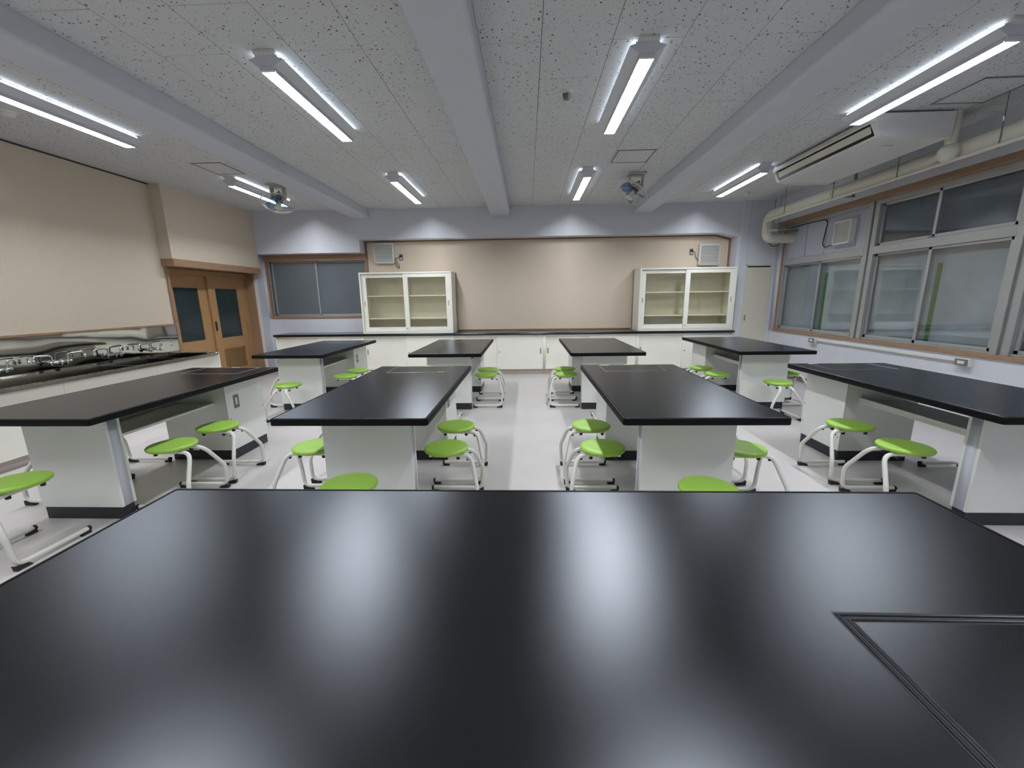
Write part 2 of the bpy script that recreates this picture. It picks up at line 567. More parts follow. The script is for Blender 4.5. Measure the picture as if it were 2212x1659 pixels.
# wall behind the camera, with the chalkboard
struct(box('wall_front', M['blue'], None, -6.0, 5.1, YF - 0.1, YF, 0, ZC + 0.005), 'pale wall behind the camera')
cb = empty('chalkboard', (-0.4, YF + 0.02, 0.9))
tag(cb, 'dark green chalkboard on the wall opposite the glass cabinets', 'chalkboard')
MB().box(-1.9, 1.9, 0, 0.02, 0, 1.15, 0.003).build('board', M['board'], cb)
fb = MB()
for q in ((-1.95, 1.95, 0, 0.04, -0.05, 0), (-1.95, 1.95, 0, 0.04, 1.15, 1.2), (-1.95, -1.9, 0, 0.04, 0, 1.15), (1.9, 1.95, 0, 0.04, 0, 1.15)):
    fb.box(*q, 0.004)
fb.build('frame', M['alu'], cb)

# left wall
wl = MB()
wl.box(XL - 0.2, XL, YF, 6.30, 0, ZC + 0.005)
wl.box(XL - 0.35, XL - 0.22, 6.28, 8.5, 0, ZC)
wall_left = struct(wl.build('wall_left', M['cream_wall']), 'cream cloth wall board above the sinks')
MB().box(XL - 0.1, -5.42, 6.27, YS + 0.01, 2.166, ZC + 0.004).build('door_header', M['cream_wall'], wall_left)
c = MB()
c.box(-5.9, -5.52, 8.362, YB + 0.02, 0, 2.45)
c.build('corner_block', M['blue'], wall_left)
MB().box(-5.592, -5.515, 8.345, 8.362, 0, 2.03, 0.003).build('corner_bead', M['white'], wall_left)
struct(box('trim_7', M['slab'], None, XL - 0.01, XL + 0.012, YF, 6.27, ZC - 0.018, ZC + 0.004))  # dark strip standing in for the shade of the gap under the ceiling
struct(box('trim_8', M['wood'], None, XL, XL + 0.022, 1.5, 6.30, 1.149, 1.178, 0.003))

# sliding door in the left wall
d1 = struct(empty('door_1', (-5.79, 7.33, 0)), 'pair of orange brown sliding doors with dark glass panes')
def dpart(name, m, x0, x1, y0, y1, z0, z1, parent=None, bev=0.002):
    return MB().box(x0 + 5.79, x1 + 5.79, y0 - 7.33, y1 - 7.33, z0, z1, bev).build(name, m, parent or d1)
dpart('head_board', M['wood'], -5.6, -5.395, 6.262, 8.335, 2.054, 2.166, bev=0.003)
dpart('jamb', M['wood'], -5.83, -5.575, 6.30, 6.345, 0, 2.054)
dpart('jamb', M['wood'], -5.83, -5.578, 8.325, 8.347, 0, 2.054)
dpart('head_rail', M['door'], -5.83, -5.70, 6.345, 8.325, 1.965, 2.054)
dpart('stop', M['door'], -5.80, -5.755, 8.275, 8.325, 0, 1.965)
for (y0, y1, x0, gy0, gy1) in ((6.345, 7.36, -5.825, 6.60, 7.125), (7.31, 8.275, -5.785, 7.465, 8.055)):
    x1 = x0 + 0.036
    has_louver = y0 > 7
    fr = MB()
    def fb_(a, b, z0, z1):
        fr.box(x0 + 5.79, x1 + 5.79, a - 7.33, b - 7.33, z0, z1, 0.001)
    fb_(y0, gy0, 0.01, 1.965)
    fb_(gy1, y1, 0.01, 1.965)
    fb_(gy0, gy1, 1.76, 1.965)
    if has_louver:
        fb_(gy0, gy1, 0.625, 0.832)
        fb_(gy0, gy1, 0.01, 0.235)
    else:
        fb_(gy0, gy1, 0.01, 0.838)
    leaf = fr.build('door_leaf', M['door'], d1)
    dpart('pane', M['doorglass'], x0 + 0.012, x0 + 0.018, gy0 - 0.005, gy1 + 0.005, 0.828, 1.765, leaf, 0)
    bead = MB()
    for q in ((gy0, gy0 + 0.012, 0.832, 1.76), (gy1 - 0.012, gy1, 0.832, 1.76), (gy0, gy1, 0.832, 0.844), (gy0, gy1, 1.748, 1.76)):
        bead.box(x1 - 0.016 + 5.79, x1 - 0.004 + 5.79, q[0] - 7.33, q[1] - 7.33, q[2], q[3])
    bead.build('glazing_bead', M['wood'], leaf)
    if has_louver:
        dpart('louver_backing', M['wood_dark'], x0, x0 + 0.006, gy0, gy1, 0.235, 0.625, leaf, 0)
        for k in range(17):
            zz = 0.246 + k * 0.0225
            dpart('louver_slat', M['door'], x0 + 0.012, x1 - 0.002, gy0, gy1, zz, zz + 0.011, leaf, 0.001)
        dpart('handle', M['dark'], x1, x1 + 0.008, 7.345, 7.385, 0.985, 1.155, leaf, 0.003)
        dpart('handle', M['wood_dark'], x1, x1 + 0.004, 8.20, 8.225, 0.93, 1.06, leaf, 0.002)

# wall at the back right with the narrow cupboard door
wc = MB()
wc.box(4.105, 5.1, 8.30, YB + 0.1, 0, ZC + 0.005)
wall_corner = struct(wc.build('wall_corner', M['blue']), 'narrow pale blue wall between glass cabinet and windows')
cd = struct(empty('door_2', (4.49, 8.30, 0)), 'narrow cream cupboard door in the corner by the windows')
MB().box(-0.248, -0.225, -0.016, 0, 0.02, 2.085, 0.002).box(0.225, 0.240, -0.016, 0, 0.02, 2.085, 0.002).box(-0.248, 0.240, -0.016, 0, 2.055, 2.085, 0.002).build('frame', M['doorcream'], cd)
MB().box(-0.224, 0.224, -0.010, 0, 0.02, 2.030, 0.002).build('door_leaf', M['doorcream'], cd)
MB().box(-0.215, 0.215, -0.004, 0, 2.030, 2.055).build('slot', M['dark'], cd)
MB().box(-0.195, -0.162, -0.014, -0.009, 1.015, 1.125, 0.003).build('pull', M['brass'], cd)
struct(box('trim_9', M['panelgrey'], None, 4.232, 4.238, 8.294, 8.30, 2.09, ZC))

# window wall
wr = MB()
wr.box(XR, XR + 0.25, YF, 8.32, 0, 0.82)
wr.box(XR, XR + 0.25, 8.11, 8.32, 0.82, 2.8)
wr.box(XR, XR + 0.25, YF, 0.45, 0.82, 2.8)
wr.box(4.685, XR + 0.25, YF, 8.32, 2.81, ZC + 0.005)
wall_right = struct(wr.build('wall_right', M['blue']), 'pale blue window wall with overhead beam')
struct(box('baseboard_right', M['base'], None, XR - 0.014, XR, YF, 8.3, 0, 0.085, 0.003))
struct(box('baseboard_left', M['base'], None, XL, XL + 0.012, YF, 1.7, 0, 0.085, 0.003))
struct(box('trim_10', M['wood'], None, 4.69, XR + 0.02, 0.45, 8.13, 2.745, 2.81, 0.004))
struct(box('trim_11', M['wood'], None, XR - 0.022, XR + 0.04, 0.45, 8.13, 0.822, 0.866, 0.004))
struct(box('trim_12', M['wood'], None, XR - 0.012, XR + 0.04, 8.075, 8.125, 0.866, 2.746, 0.003))

def sash(parent, ox, oy, oz, y0, y1, z0, z1, xx, glass, sw=0.038):
    s = MB()
    for q in ((y0, y0 + sw, z0, z1), (y1 - sw, y1, z0, z1), (y0, y1, z0, z0 + sw), (y0, y1, z1 - sw * 0.8, z1)):
        s.box(xx - ox, xx + 0.022 - ox, q[0] - oy, q[1] - oy, q[2] - oz, q[3] - oz, 0.002)
    so2 = s.build('sash', M['alu'], parent)
    MB().box(xx + 0.008 - ox, xx + 0.013 - ox, y0 + sw - 0.004 - oy, y1 - sw + 0.004 - oy, z0 + sw - 0.004 - oz, z1 - sw * 0.8 + 0.004 - oz).build('pane', glass, so2)
    return so2

def window_bay(n, y0, y1, ymid, upper, label):
    ox, oy, oz = XR, (y0 + y1) / 2, 0.866
    w = struct(empty('window_%d' % n, (ox, oy, oz)), label)
    f = MB()
    def fb(x0, x1, a, b, c_, d_):
        f.box(x0 - ox, x1 - ox, a - oy, b - oy, c_ - oz, d_ - oz, 0.003)
    fb(XR + 0.0, XR + 0.13, y0 - 0.055, y0 + 0.015, 0.866, 2.746)
    fb(XR + 0.0, XR + 0.13, y1 - 0.015, y1 + 0.055, 0.866, 2.746)
    fb(XR + 0.02, XR + 0.13, y0, y1, 0.866, 0.89)
    fb(XR - 0.004, XR + 0.13, y0, y1, 2.035, 2.142)
    fb(XR + 0.0, XR + 0.13, y0, y1, 2.69, 2.746)
    f.build('window_frame', M['alu'], w)
    sash(w, ox, oy, oz, ymid - 0.02, y1 - 0.015, 0.89, 2.035, XR + 0.045, M['winglass'])
    sash(w, ox, oy, oz, y0 + 0.015, ymid + 0.02, 0.89, 2.035, XR + 0.018, M['winglass'])
    MB().box(0.115, 0.119, y0 - oy, y1 - oy, 0.02, 1.17).build('plastic_sheet', M['sheet'], w)
    MB().box(0.105, 0.115, ymid - 0.085 - oy, ymid - 0.035 - oy, 0.03, 0.98).build('tape_strip', M['gtape'], w)
    if upper:
        sash(w, ox, oy, oz, ymid - 0.02, y1 - 0.015, 2.142, 2.69, XR + 0.045, M['winglass'])
        sash(w, ox, oy, oz, y0 + 0.015, ymid + 0.02, 2.142, 2.69, XR + 0.018, M['winglass'])
        MB().box(0.115, 0.119, y0 - oy, y1 - oy, 1.27, 1.84).build('backing_glass', M['nightglass'], w)
        MB().box(0.01, 0.035, ymid - 0.03 - oy, ymid + 0.06 - oy, 2.142 - oz, 2.158 - oz, 0.003).build('latch', M['grey'], w)
    else:
        for a, b in ((y1 - 0.015, 7.555), (7.545, 7.085), (7.075, y0 + 0.015)):
            MB().box(0.03, 0.05, b - oy, a - oy, 2.142 - oz, 2.69 - oz, 0.002).build('infill_panel', M['panelgrey'], w)
        for yy in (7.55, 7.08):
            MB().box(0.018, 0.034, yy - 0.014 - oy, yy + 0.014 - oy, 2.142 - oz, 2.69 - oz, 0.002).build('panel_joint', M['panelgrey'], w)
    return w
window_bay(2, 6.215, 8.06, 7.10, False, 'aluminium window bay with the fan panel above its sliding panes')
window_bay(3, 4.36, 6.065, 5.24, True, 'aluminium sliding window bay in the middle of the window wall')
window_bay(4, 2.50, 4.21, 3.36, True, 'aluminium sliding window bay at the right edge of view')
window_bay(5, 0.52, 2.36, 1.45, True, 'aluminium sliding window bay nearest the camera')
mp = MB()
for a, b in ((6.065, 6.215), (4.21, 4.36), (2.36, 2.50), (0.44, 0.52)):
    mp.box(XR + 0.03, XR + 0.14, a, b, 0.866, 2.746)
struct(mp.build('trim_13', M['alu']), 'aluminium posts between the window bays')

# ------------------------------------------------------------------ back counter: five base cabinets and one long worktop
ux = [-5.085, -3.295, -1.477, 0.341, 2.165, 3.985]
unit_labels = [
    'cream sliding-door base cabinet under the frosted window, left end of the back counter',
    'cream sliding-door base cabinet under the left glass cabinet',
    'cream sliding-door base cabinet left of centre, under the bare beige board',
    'cream sliding-door base cabinet right of centre, under the bare beige board',
    'cream sliding-door base cabinet under the right glass cabinet, right end of the counter']
for k in range(5):
    a, b = ux[k], ux[k + 1]
    cx = (a + b) / 2
    w = (b - a) / 2
    t = tag(empty('base_cabinet', (cx, 8.3, 0)), unit_labels[k], 'cabinet', 'base cabinets along the back wall')
    y = lambda v: v - 8.3
    body = MB()
    body.box(-w + 0.001, -w + 0.024, y(8.03), y(8.575), 0.105, 0.80)
    body.box(w - 0.024, w - 0.001, y(8.03), y(8.575), 0.105, 0.80)
    body.box(-w + 0.024, w - 0.024, y(8.03), y(8.575), 0.105, 0.128)
    body.box(-w + 0.024, w - 0.024, y(8.03), y(8.575), 0.768, 0.80)
    body.box(-w + 0.024, w - 0.024, y(8.56), y(8.575), 0.128, 0.768)
    body.build('carcass', M['cream'], t)
    MB().box(-w + 0.001, w - 0.001, y(8.075), y(8.50), 0.0, 0.105).build('kick_board', M['kick'], t)
    for s, (d0, d1_, yy) in enumerate(((-w + 0.026, 0.035, 8.062), (-0.035, w - 0.026, 8.040))):
        dr = MB().box(d0, d1_, y(yy), y(yy + 0.018), 0.131, 0.765, 0.003).build('sliding_door', M['cream'], t)
        hx = d0 + 0.032 if s == 0 else d1_ - 0.032 - 0.03
        MB().box(hx, hx + 0.03, y(yy - 0.003), y(yy + 0.004), 0.42, 0.53, 0.002).build('handle', M['brass'], dr)
        if s == 1:
            MB().lathe([(0.011, 0), (0.011, 0.008), (0.007, 0.01), (0.0, 0.01)], 12, (d0 + 0.045, y(yy), 0.46), Matrix.Rotation(PI / 2, 3, 'X')).build('lock', M['wood_dark'], dr)
wt = MB()
wt.box(-5.112, 4.008, 8.0, 8.584, 0.801, 0.843, 0.006, 2)
tag(wt.build('worktop', M['top']), 'long black worktop running over all the cream base cabinets at the back', 'worktop')

# two glass cabinets standing on the worktop
def glass_cabinet(x0, x1, label):
    t = tag(empty('glass_cabinet', ((x0 + x1) / 2, 8.33, 0.843)), label, 'cabinet', 'glass cabinets on the back counter')
    w = (x1 - x0) / 2
    H = 1.192
    yf, yb = 8.09 - 8.33, 8.555 - 8.33
    b = MB()
    b.box(-w, -w + 0.03, yf, yb, 0, H, 0.002)
    b.box(w - 0.03, w, yf, yb, 0, H, 0.002)
    b.box(-w + 0.03, w - 0.03, yf, yb, 0, 0.045)
    b.box(-w + 0.03, w - 0.03, yf, yb, H - 0.028, H)
    b.build('carcass', M['cream'], t)
    MB().box(-w + 0.03, w - 0.03, yb - 0.012, yb, 0.045, H - 0.028).build('back_panel', M['cream_in'], t)
    MB().box(-w - 0.006, w + 0.006, yb + 0.0005, yb + 0.028, 0.0, H + 0.006).build('backing_board', M['wood_dark'], t)
    for zz in (0.28, 0.725):
        MB().box(-w + 0.032, w - 0.032, yf + 0.075, yb - 0.013, zz, zz + 0.022, 0.002).build('shelf', M['cream_in'], t)
    for s, (a, c_, yy) in enumerate(((-w + 0.032, 0.045, yf + 0.036), (-0.045, w - 0.032, yf + 0.010))):
        z0, z1 = 0.048, H - 0.031
        f = MB()
        for q in ((a, a + 0.088, z0, z1), (c_ - 0.088, c_, z0, z1), (a + 0.088, c_ - 0.088, z0, z0 + 0.078), (a + 0.088, c_ - 0.088, z1 - 0.07, z1)):
            f.box(q[0], q[1], yy, yy + 0.02, q[2], q[3], 0.0015)
        dr = f.build('sliding_door', M['cream'], t)
        MB().box(a + 0.08, c_ - 0.08, yy + 0.008, yy + 0.012, z0 + 0.07, z1 - 0.062).build('pane', M['glass'], dr)
        hx = a + 0.022 if s == 0 else c_ - 0.062
        MB().box(hx, hx + 0.04, yy - 0.002, yy + 0.004, 0.53, 0.65, 0.002).build('handle', M['cream_in'], dr)
        MB().box(hx + 0.014, hx + 0.026, yy - 0.003, yy + 0.004, 0.545, 0.635).build('handle_slot', M['wood_dark'], dr)
        if s == 1:
            MB().lathe([(0.010, 0), (0.010, 0.008), (0, 0.009)], 12, (a + 0.035, yy, 0.10), Matrix.Rotation(PI / 2, 3, 'X')).build('lock', M['grey'], dr)
    return t
glass_cabinet(-3.295, -1.468, 'cream cabinet with two sliding glass doors, beside the frosted window')
glass_cabinet(2.172, 3.992, 'cream cabinet with two sliding glass doors, beside the narrow corner door')

# ------------------------------------------------------------------ lab tables
def rrect(x0, x1, y0, y1, r, z, n=5):
    pts = []
    for (cx, cy, a0) in ((x1 - r, y1 - r, 0), (x0 + r, y1 - r, PI / 2), (x0 + r, y0 + r, PI), (x1 - r, y0 + r, 1.5 * PI)):
        for k in range(n + 1):
            a = a0 + k * PI / 2 / n
            pts.append((cx + r * math.cos(a), cy + r * math.sin(a), z))
    return pts

def slab_parts(parent, x0, x1, y0, y1, zt, th, r=0.02):
    """top sheet inside a bullnose black edge with a fine groove between them"""
    def ring(ins, z):
        return rrect(x0 + ins, x1 - ins, y0 + ins, y1 - ins, max(r - ins * 0.4, 0.004), z)
    e = MB().loops([ring(0.005, zt - th), ring(0.0015, zt - th + 0.0015), ring(0.0, zt - th + 0.005), ring(0.0, zt - 0.006), ring(0.0012, zt - 0.002), ring(0.0045, zt), ring(0.0125, zt), ring(0.0135, zt - 0.005), ring(0.02, zt - 0.005)])
    ed = e.build('edge_band', M['edge'], parent, 50)
    t = MB().loops([ring(0.016, zt - 0.0045), ring(0.016, zt - 0.0006), ring(0.017, zt)])
    tp = t.build('tabletop', M['top'], parent, 50)
    return ed, tp

TZ, TH = 0.810, 0.044
TWD, TLN = 0.9565, 1.935
def make_table():
    t = empty('lab_table')
    slab_parts(t, -TWD / 2, TWD / 2, 0, TLN, TZ, TH)
    # lift-out hatch in the far end of the top
    fr = MB()
    hx0, hx1, hy0, hy1 = -0.295, 0.293, 1.545, 1.912
    for q in ((hx0, hx1, hy0, hy0 + 0.007), (hx0, hx1, hy1 - 0.007, hy1), (hx0, hx0 + 0.007, hy0, hy1), (hx1 - 0.007, hx1, hy0, hy1)):
        fr.box(q[0], q[1], q[2], q[3], TZ - 0.001, TZ + 0.0022, 0.001)
    h = MB().box(hx0 + 0.010, hx1 - 0.010, hy0 + 0.010, hy1 - 0.010, TZ - 0.001, TZ + 0.0012).build('hatch_lid', M['top'], t)
    fr.build('hatch_trim', M['hatchline'], h)
    gr = MB()
    for q in ((hx0 - 0.005, hx1 + 0.005, hy0 - 0.005, hy0), (hx0 - 0.005, hx0, hy0, hy1), (hx1, hx1 + 0.005, hy0, hy1)):
        gr.box(q[0], q[1], q[2], q[3], TZ - 0.001, TZ + 0.0006)
    gr.build('hatch_gap', M['blackline'], h)
    zb = TZ - TH
    # slim pedestal at the near end: two boards with a pale core between them
    p = MB().box(-0.293, 0.298, 0.243, 0.262, 0.094, zb, 0.001).box(-0.293, 0.298, 0.328, 0.347, 0.094, zb, 0.001).build('pedestal', M['ped'], t)
    MB().box(-0.290, 0.295, 0.262, 0.328, 0.094, zb).build('core_panel', M['ped_core'], p)
    MB().box(-0.283, 0.288, 0.252, 0.338, 0, 0.094, 0.001).build('plinth', M['plinth'], p)
    # deep pedestal at the far end
    q = MB().box(-0.313, 0.313, 1.328, 1.857, 0.098, zb, 0.0015).build('pedestal', M['ped'], t)
    MB().box(-0.303, 0.303, 1.338, 1.847, 0, 0.098, 0.001).build('plinth', M['plinth'], q)
    MB().box(0.313, 0.3155, 1.42, 1.495, 0.49, 0.62, 0.001).build('outlet_plate', M['grey'], q)
    MB().box(0.3155, 0.317, 1.445, 1.47, 0.525, 0.59, 0.0005).build('outlet_socket', M['white'], q)
    sc = MB()
    for yy, zz in ((1.352, 0.40), (1.352, 0.22), (1.835, 0.42), (1.835, 0.24)):
        for s in (-1, 1):
            sc.lathe([(0.006, -0.001), (0.006, 0.002), (0.0, 0.002)], 8, (s * 0.313, yy, zz), Matrix.Rotation(s * PI / 2, 3, 'Y'))
    sc.build('screw_caps', M['grey'], q)
    MB().box(-0.2, 0.2, 0.3475, 1.3275, 0.553, 0.571, 0.002).box(-0.2, -0.182, 0.3475, 1.3275, 0.571, 0.60, 0.002).build('shelf', M['ped'], t)
    MB().box(-0.04, 0.04, 0.347, 1.328, zb - 0.03, zb).build('stretcher', M['ped'], t)
    return t

proto = make_table()
TX = [-3.145, -1.066, 1.032, 3.138]
TY = [2.268, 5.150]
tnames = [['front table nearest the sinks', 'front table left of the middle aisle', 'front table right of the middle aisle', 'front table nearest the windows'],
          ['back table nearest the door', 'back table left of the middle aisle', 'back table right of the middle aisle', 'back table nearest the windows']]
tlabels = [['black-topped lab table in the front row, running beside the steel sinks',
            'black-topped lab table in the front row, just left of the middle aisle',
            'black-topped lab table in the front row, just right of the middle aisle',
            'black-topped lab table in the front row, running beside the windows'],
           ['black-topped lab table in the back row, standing before the brown doors',
            'black-topped lab table in the back row, just left of the middle aisle',
            'black-topped lab table in the back row, just right of the middle aisle',
            'black-topped lab table in the back row, beside the windows']]
stick = {(0, 0): (-0.03, 0.05, 1.915, 1.930), (0, 1): (0.20, 0.262, 1.562, 1.578), (0, 2): (-0.275, -0.19, 1.885, 1.903),
         (0, 3): (-0.29, -0.20, 1.885, 1.903), (1, 2): (-0.22, -0.12, 1.888, 1.906), (1, 0): (-0.02, 0.06, 1.915, 1.930)}
first = True
for r in range(2):
    for k in range(4):
        t = proto if first else copy_tree(proto)
        first = False
        t.location = (TX[k], TY[r], 0)
        tag(t, tlabels[r][k], 'lab table', 'lab tables in two rows')
        if (r, k) in stick:
            a = stick[(r, k)]
            MB().box(a[0], a[1], a[2], a[3], TZ + 0.0001, TZ + 0.0026).build('yellow_sticker', M['yellow'], t)

# the teacher's table in the foreground
dt = tag(empty('demonstration_table', (0.02, 0.33, 0)), 'wide black demonstration table filling the foreground', 'table')
DZ = 0.85
slab_parts(dt, -1.272, 1.270, 0, 0.963, DZ, 0.044, 0.012)
hx0, hx1, hy0, hy1 = 0.61, 1.17, 0.03, 0.414
lid = MB().box(hx0 + 0.024, hx1 - 0.024, hy0 + 0.024, hy1 - 0.024, DZ - 0.002, DZ + 0.0008).build('hatch_lid', M['top'], dt)
fr = MB()
for i, (ins, wd, hh) in enumerate(((0.0, 0.0085, 0.0035), (0.0125, 0.008, 0.003))):
    a0, a1, b0, b1 = hx0 + ins, hx1 - ins, hy0 + ins, hy1 - ins
    prof = [(0, -0.001), (0.001, hh * 0.6), (wd * 0.4, hh), (wd * 0.7, hh * 0.85), (wd, -0.001)]
    fr.loops([[(a0 + o_, b0 + o_, DZ + z_), (a1 - o_, b0 + o_, DZ + z_), (a1 - o_, b1 - o_, DZ + z_), (a0 + o_, b1 - o_, DZ + z_)] for o_, z_ in prof], cap=False)
fr.build('hatch_trim', mat('dark_hatch_trim', (34, 36, 42), 0.3, var=0.02), lid)
gr = MB()
for ins in (-0.004, 0.0087, 0.0208):
    a0, a1, b0, b1 = hx0 + ins, hx1 - ins, hy0 + ins, hy1 - ins
    gr.loops([[(a0 + o_, b0 + o_, DZ + 0.0006), (a1 - o_, b0 + o_, DZ + 0.0006), (a1 - o_, b1 - o_, DZ + 0.0006), (a0 + o_, b1 - o_, DZ + 0.0006)] for o_ in (0, 0.0036)], cap=False)
gr.build('hatch_gap', M['blackline'], lid)
b = MB().box(-1.12, 1.12, 0.12, 0.78, 0.09, DZ - 0.044, 0.002).build('body', M['ped'], dt)
MB().box(-1.10, 1.10, 0.14, 0.76, 0, 0.09).build('plinth', M['plinth'], dt)
for k in range(4):
    MB().box(-1.10 + k * 0.553, -1.10 + k * 0.553 + 0.54, 0.104, 0.1195, 0.11, 0.78, 0.002).build('cupboard_door', M['ped'], dt)

# ------------------------------------------------------------------ stools (local +x points away from the table)
def make_stool():
    t = empty('stool')
    R = 0.16
    MB().lathe([(0.0, 0.420), (0.135, 0.420), (0.150, 0.4235), (0.158, 0.430), (R, 0.437), (0.1585, 0.444), (0.153, 0.4495), (0.143, 0.4525), (0.10, 0.4535), (0.0, 0.4535)], 40).build('seat', M['green'], t, 60)
    for s in (-1, 1):
        z_t = 0.4055
        path = [(-0.115, s * 0.060, z_t), (0.185, s * 0.060, z_t), (0.240, s * 0.183, 0.205), (0.230, s * 0.19, 0.032), (-0.165, s * 0.19, 0.032)]
        path = fillet(path, [0.065, 0.035, 0.055], 6)
        leg = MB().tube(path, 0.0148, 10).build('leg', M['tube'], t, 60)
        # rubber shoe under the outer bend, cap with pad at the free end
        MB().prism([(0.238, 0.0), (0.243, 0.036), (0.222, 0.024), (0.172, 0.0155), (0.160, 0.0)], 'y', s * 0.19 - 0.014, s * 0.19 + 0.014).build('rubber_shoe', M['rubber'], leg)
        cap = MB().tube([(-0.155, s * 0.19, 0.032), (-0.172, s * 0.19, 0.032)], 0.0166, 10)
        cap.prism([(-0.170, 0.0), (-0.170, 0.03), (-0.150, 0.026), (-0.118, 0.0165), (-0.112, 0.0)], 'y', s * 0.19 - 0.011, s * 0.19 + 0.011)
        cap.build('end_cap', M['rubber'], leg)
        for xx in (-0.085, 0.092):
            MB().lathe([(0.0, 0.376), (0.0125, 0.376), (0.0135, 0.398), (0.0, 0.398)], 10, (xx, s * 0.060, 0)).build('bumper', M['rubber'], t)
        MB().lathe([(0.0, 0.0), (0.009, 0.0), (0.010, 0.014), (0.0, 0.014)], 10, (0.163, s * 0.068, 0.372)).build('bumper', M['rubber'], t)
    return t

stool0 = make_stool()
stools = []
def place(x, y, rz, label):
    t = stool0 if not stools else copy_tree(stool0)
    t.location = (x, y, 0)
    t.rotation_euler = (0, 0, rz)
    tag(t, label, 'stool', 'lime green lab stools')
    stools.append(t)
EAST, WEST, SOUTH = 0.0, PI, -PI / 2
A = [
 (-2.702, 2.825, EAST, 'green stool on the aisle side of the front table by the sinks, nearer of two'),
 (-2.702, 3.290, EAST, 'green stool on the aisle side of the front table by the sinks, farther of two'),
 (-3.59, 2.90, WEST, 'green stool on the sink side of the front sink-side table, nearer, mostly hidden'),
 (-3.60, 3.355, WEST, 'green stool on the sink side of the front sink-side table, farther, mostly hidden'),
 (-3.125, 2.185, SOUTH, 'green stool cut by the left photo edge, at the sink-side front table end'),
 (-0.590, 2.775, EAST, 'green stool right of the front table left of the aisle, nearer of two'),
 (-0.607, 3.290, EAST, 'green stool right of the front table left of the aisle, farther of two'),
 (-1.575, 2.800, WEST, 'green stool left of the front table left of the aisle, nearer, half hidden'),
 (-1.575, 3.300, WEST, 'green stool left of the front table left of the aisle, farther, only leg showing'),
 (-1.045, 2.165, SOUTH, 'green stool behind the demonstration table, left one of the two cut by its edge'),
 (0.540, 2.785, WEST, 'green stool left of the front table right of the aisle, nearer of two'),
 (0.537, 3.300, WEST, 'green stool left of the front table right of the aisle, farther of two'),
 (1.512, 2.770, EAST, 'green stool right of the front table right of the aisle, nearer, half hidden'),
 (1.512, 3.290, EAST, 'green stool right of the front table right of the aisle, farther, mostly hidden'),
 (1.010, 2.135, SOUTH, 'green stool behind the demonstration table, right one of the two cut by its edge'),
 (2.655, 2.800, WEST, 'green stool left of the front table by the windows, nearer of two'),
 (2.667, 3.312, WEST, 'green stool left of the front table by the windows, farther of two'),
 (3.620, 3.290, EAST, 'green stool on the window side of the front window table, only foot bar showing'),
 (-2.620, 5.650, EAST, 'green stool right of the back table by the door, nearer of two'),
 (-2.632, 6.115, EAST, 'green stool right of the back table by the door, farther of two'),
 (-3.100, 5.035, SOUTH, 'green stool at the near end of the back table by the door'),
 (-3.470, 5.745, WEST, 'green stool left of the back table by the door, mostly hidden'),
 (-0.590, 5.692, EAST, 'green stool right of the back table left of the aisle, nearer of two'),
 (-0.600, 6.120, EAST, 'green stool right of the back table left of the aisle, farther of two'),
 (-1.066, 5.000, SOUTH, 'green stool at the near end of the back table left of the aisle, mostly hidden'),
 (0.555, 5.690, WEST, 'green stool left of the back table right of the aisle, nearer of two'),
 (0.575, 6.140, WEST, 'green stool left of the back table right of the aisle, farther of two'),
 (1.032, 4.960, SOUTH, 'green stool at the near end of the back table right of the aisle, mostly hidden'),
 (2.645, 5.640, WEST, 'green stool left of the back table by the windows, nearer of two'),
 (2.632, 6.150, WEST, 'green stool left of the back table by the windows, farther of two'),
 (3.112, 5.045, SOUTH, 'green stool at the near end of the back table by the windows'),
 (3.612, 5.712, EAST, 'green stool on the window side of the back window table, half hidden'),
]
for a in A:
    place(*a)

# ------------------------------------------------------------------ sinks along the left wall
scab = tag(empty('sink_cabinet', (-5.2, 3.9, 0)), 'long cream cabinet under the steel sinks along the left wall', 'cabinet')
def sp(name, m, x0, x1, y0, y1, z0, z1, parent=None, bev=0.0):
    return MB().box(x0 + 5.2, x1 + 5.2, y0 - 3.9, y1 - 3.9, z0, z1, bev).build(name, m, parent or scab)
bd = MB()
for q in ((-5.588, -4.765, 1.75, 1.78, 0.10, 0.715), (-5.588, -4.765, 5.99, 6.02, 0.10, 0.742), (-5.588, -5.57, 1.78, 5.99, 0.10, 0.56), (-5.588, -4.765, 1.78, 5.99, 0.10, 0.125), (-4.80, -4.765, 1.78, 5.99, 0.60, 0.715)):
    bd.box(q[0] + 5.2, q[1] + 5.2, q[2] - 3.9, q[3] - 3.9, q[4], q[5])
bd.build('carcass', M['cream'], scab)
for k in range(4):
    y0 = 1.75 + k * 1.0675
    sp('front_panel', M['cream'], -4.764, -4.742, y0 + 0.001, y0 + 1.0665, 0.105, 0.716, bev=0.0015)
    sp('knob', M['white'], -4.742, -4.73, y0 + 0.95, y0 + 0.98, 0.15, 0.18, bev=0.004)
sp('kick_board', M['kick'], -5.5, -4.80, 1.76, 6.01, 0.0, 0.10)
sp('end_cap', M['cream'], -4.764, -4.735, 6.0, 6.035, 0.105, 0.742, bev=0.003)

st = tag(empty('steel_sink', (-5.2, 3.9, 0.74)), 'long stainless steel trough sink set in the cream cabinet', 'sink')
def stp(name, m, parent, *q, bev=0.0):
    return MB().box(q[0] + 5.2, q[1] + 5.2, q[2] - 3.9, q[3] - 3.9, q[4] - 0.74, q[5] - 0.74, bev).build(name, m, parent)
tag(box('splashback', M['steel'], None, -5.598, -5.582, 1.70, 6.335, 0.757, 1.148, 0.001), 'tall mirror-like stainless steel splashback on the left wall behind the taps', 'splashback')
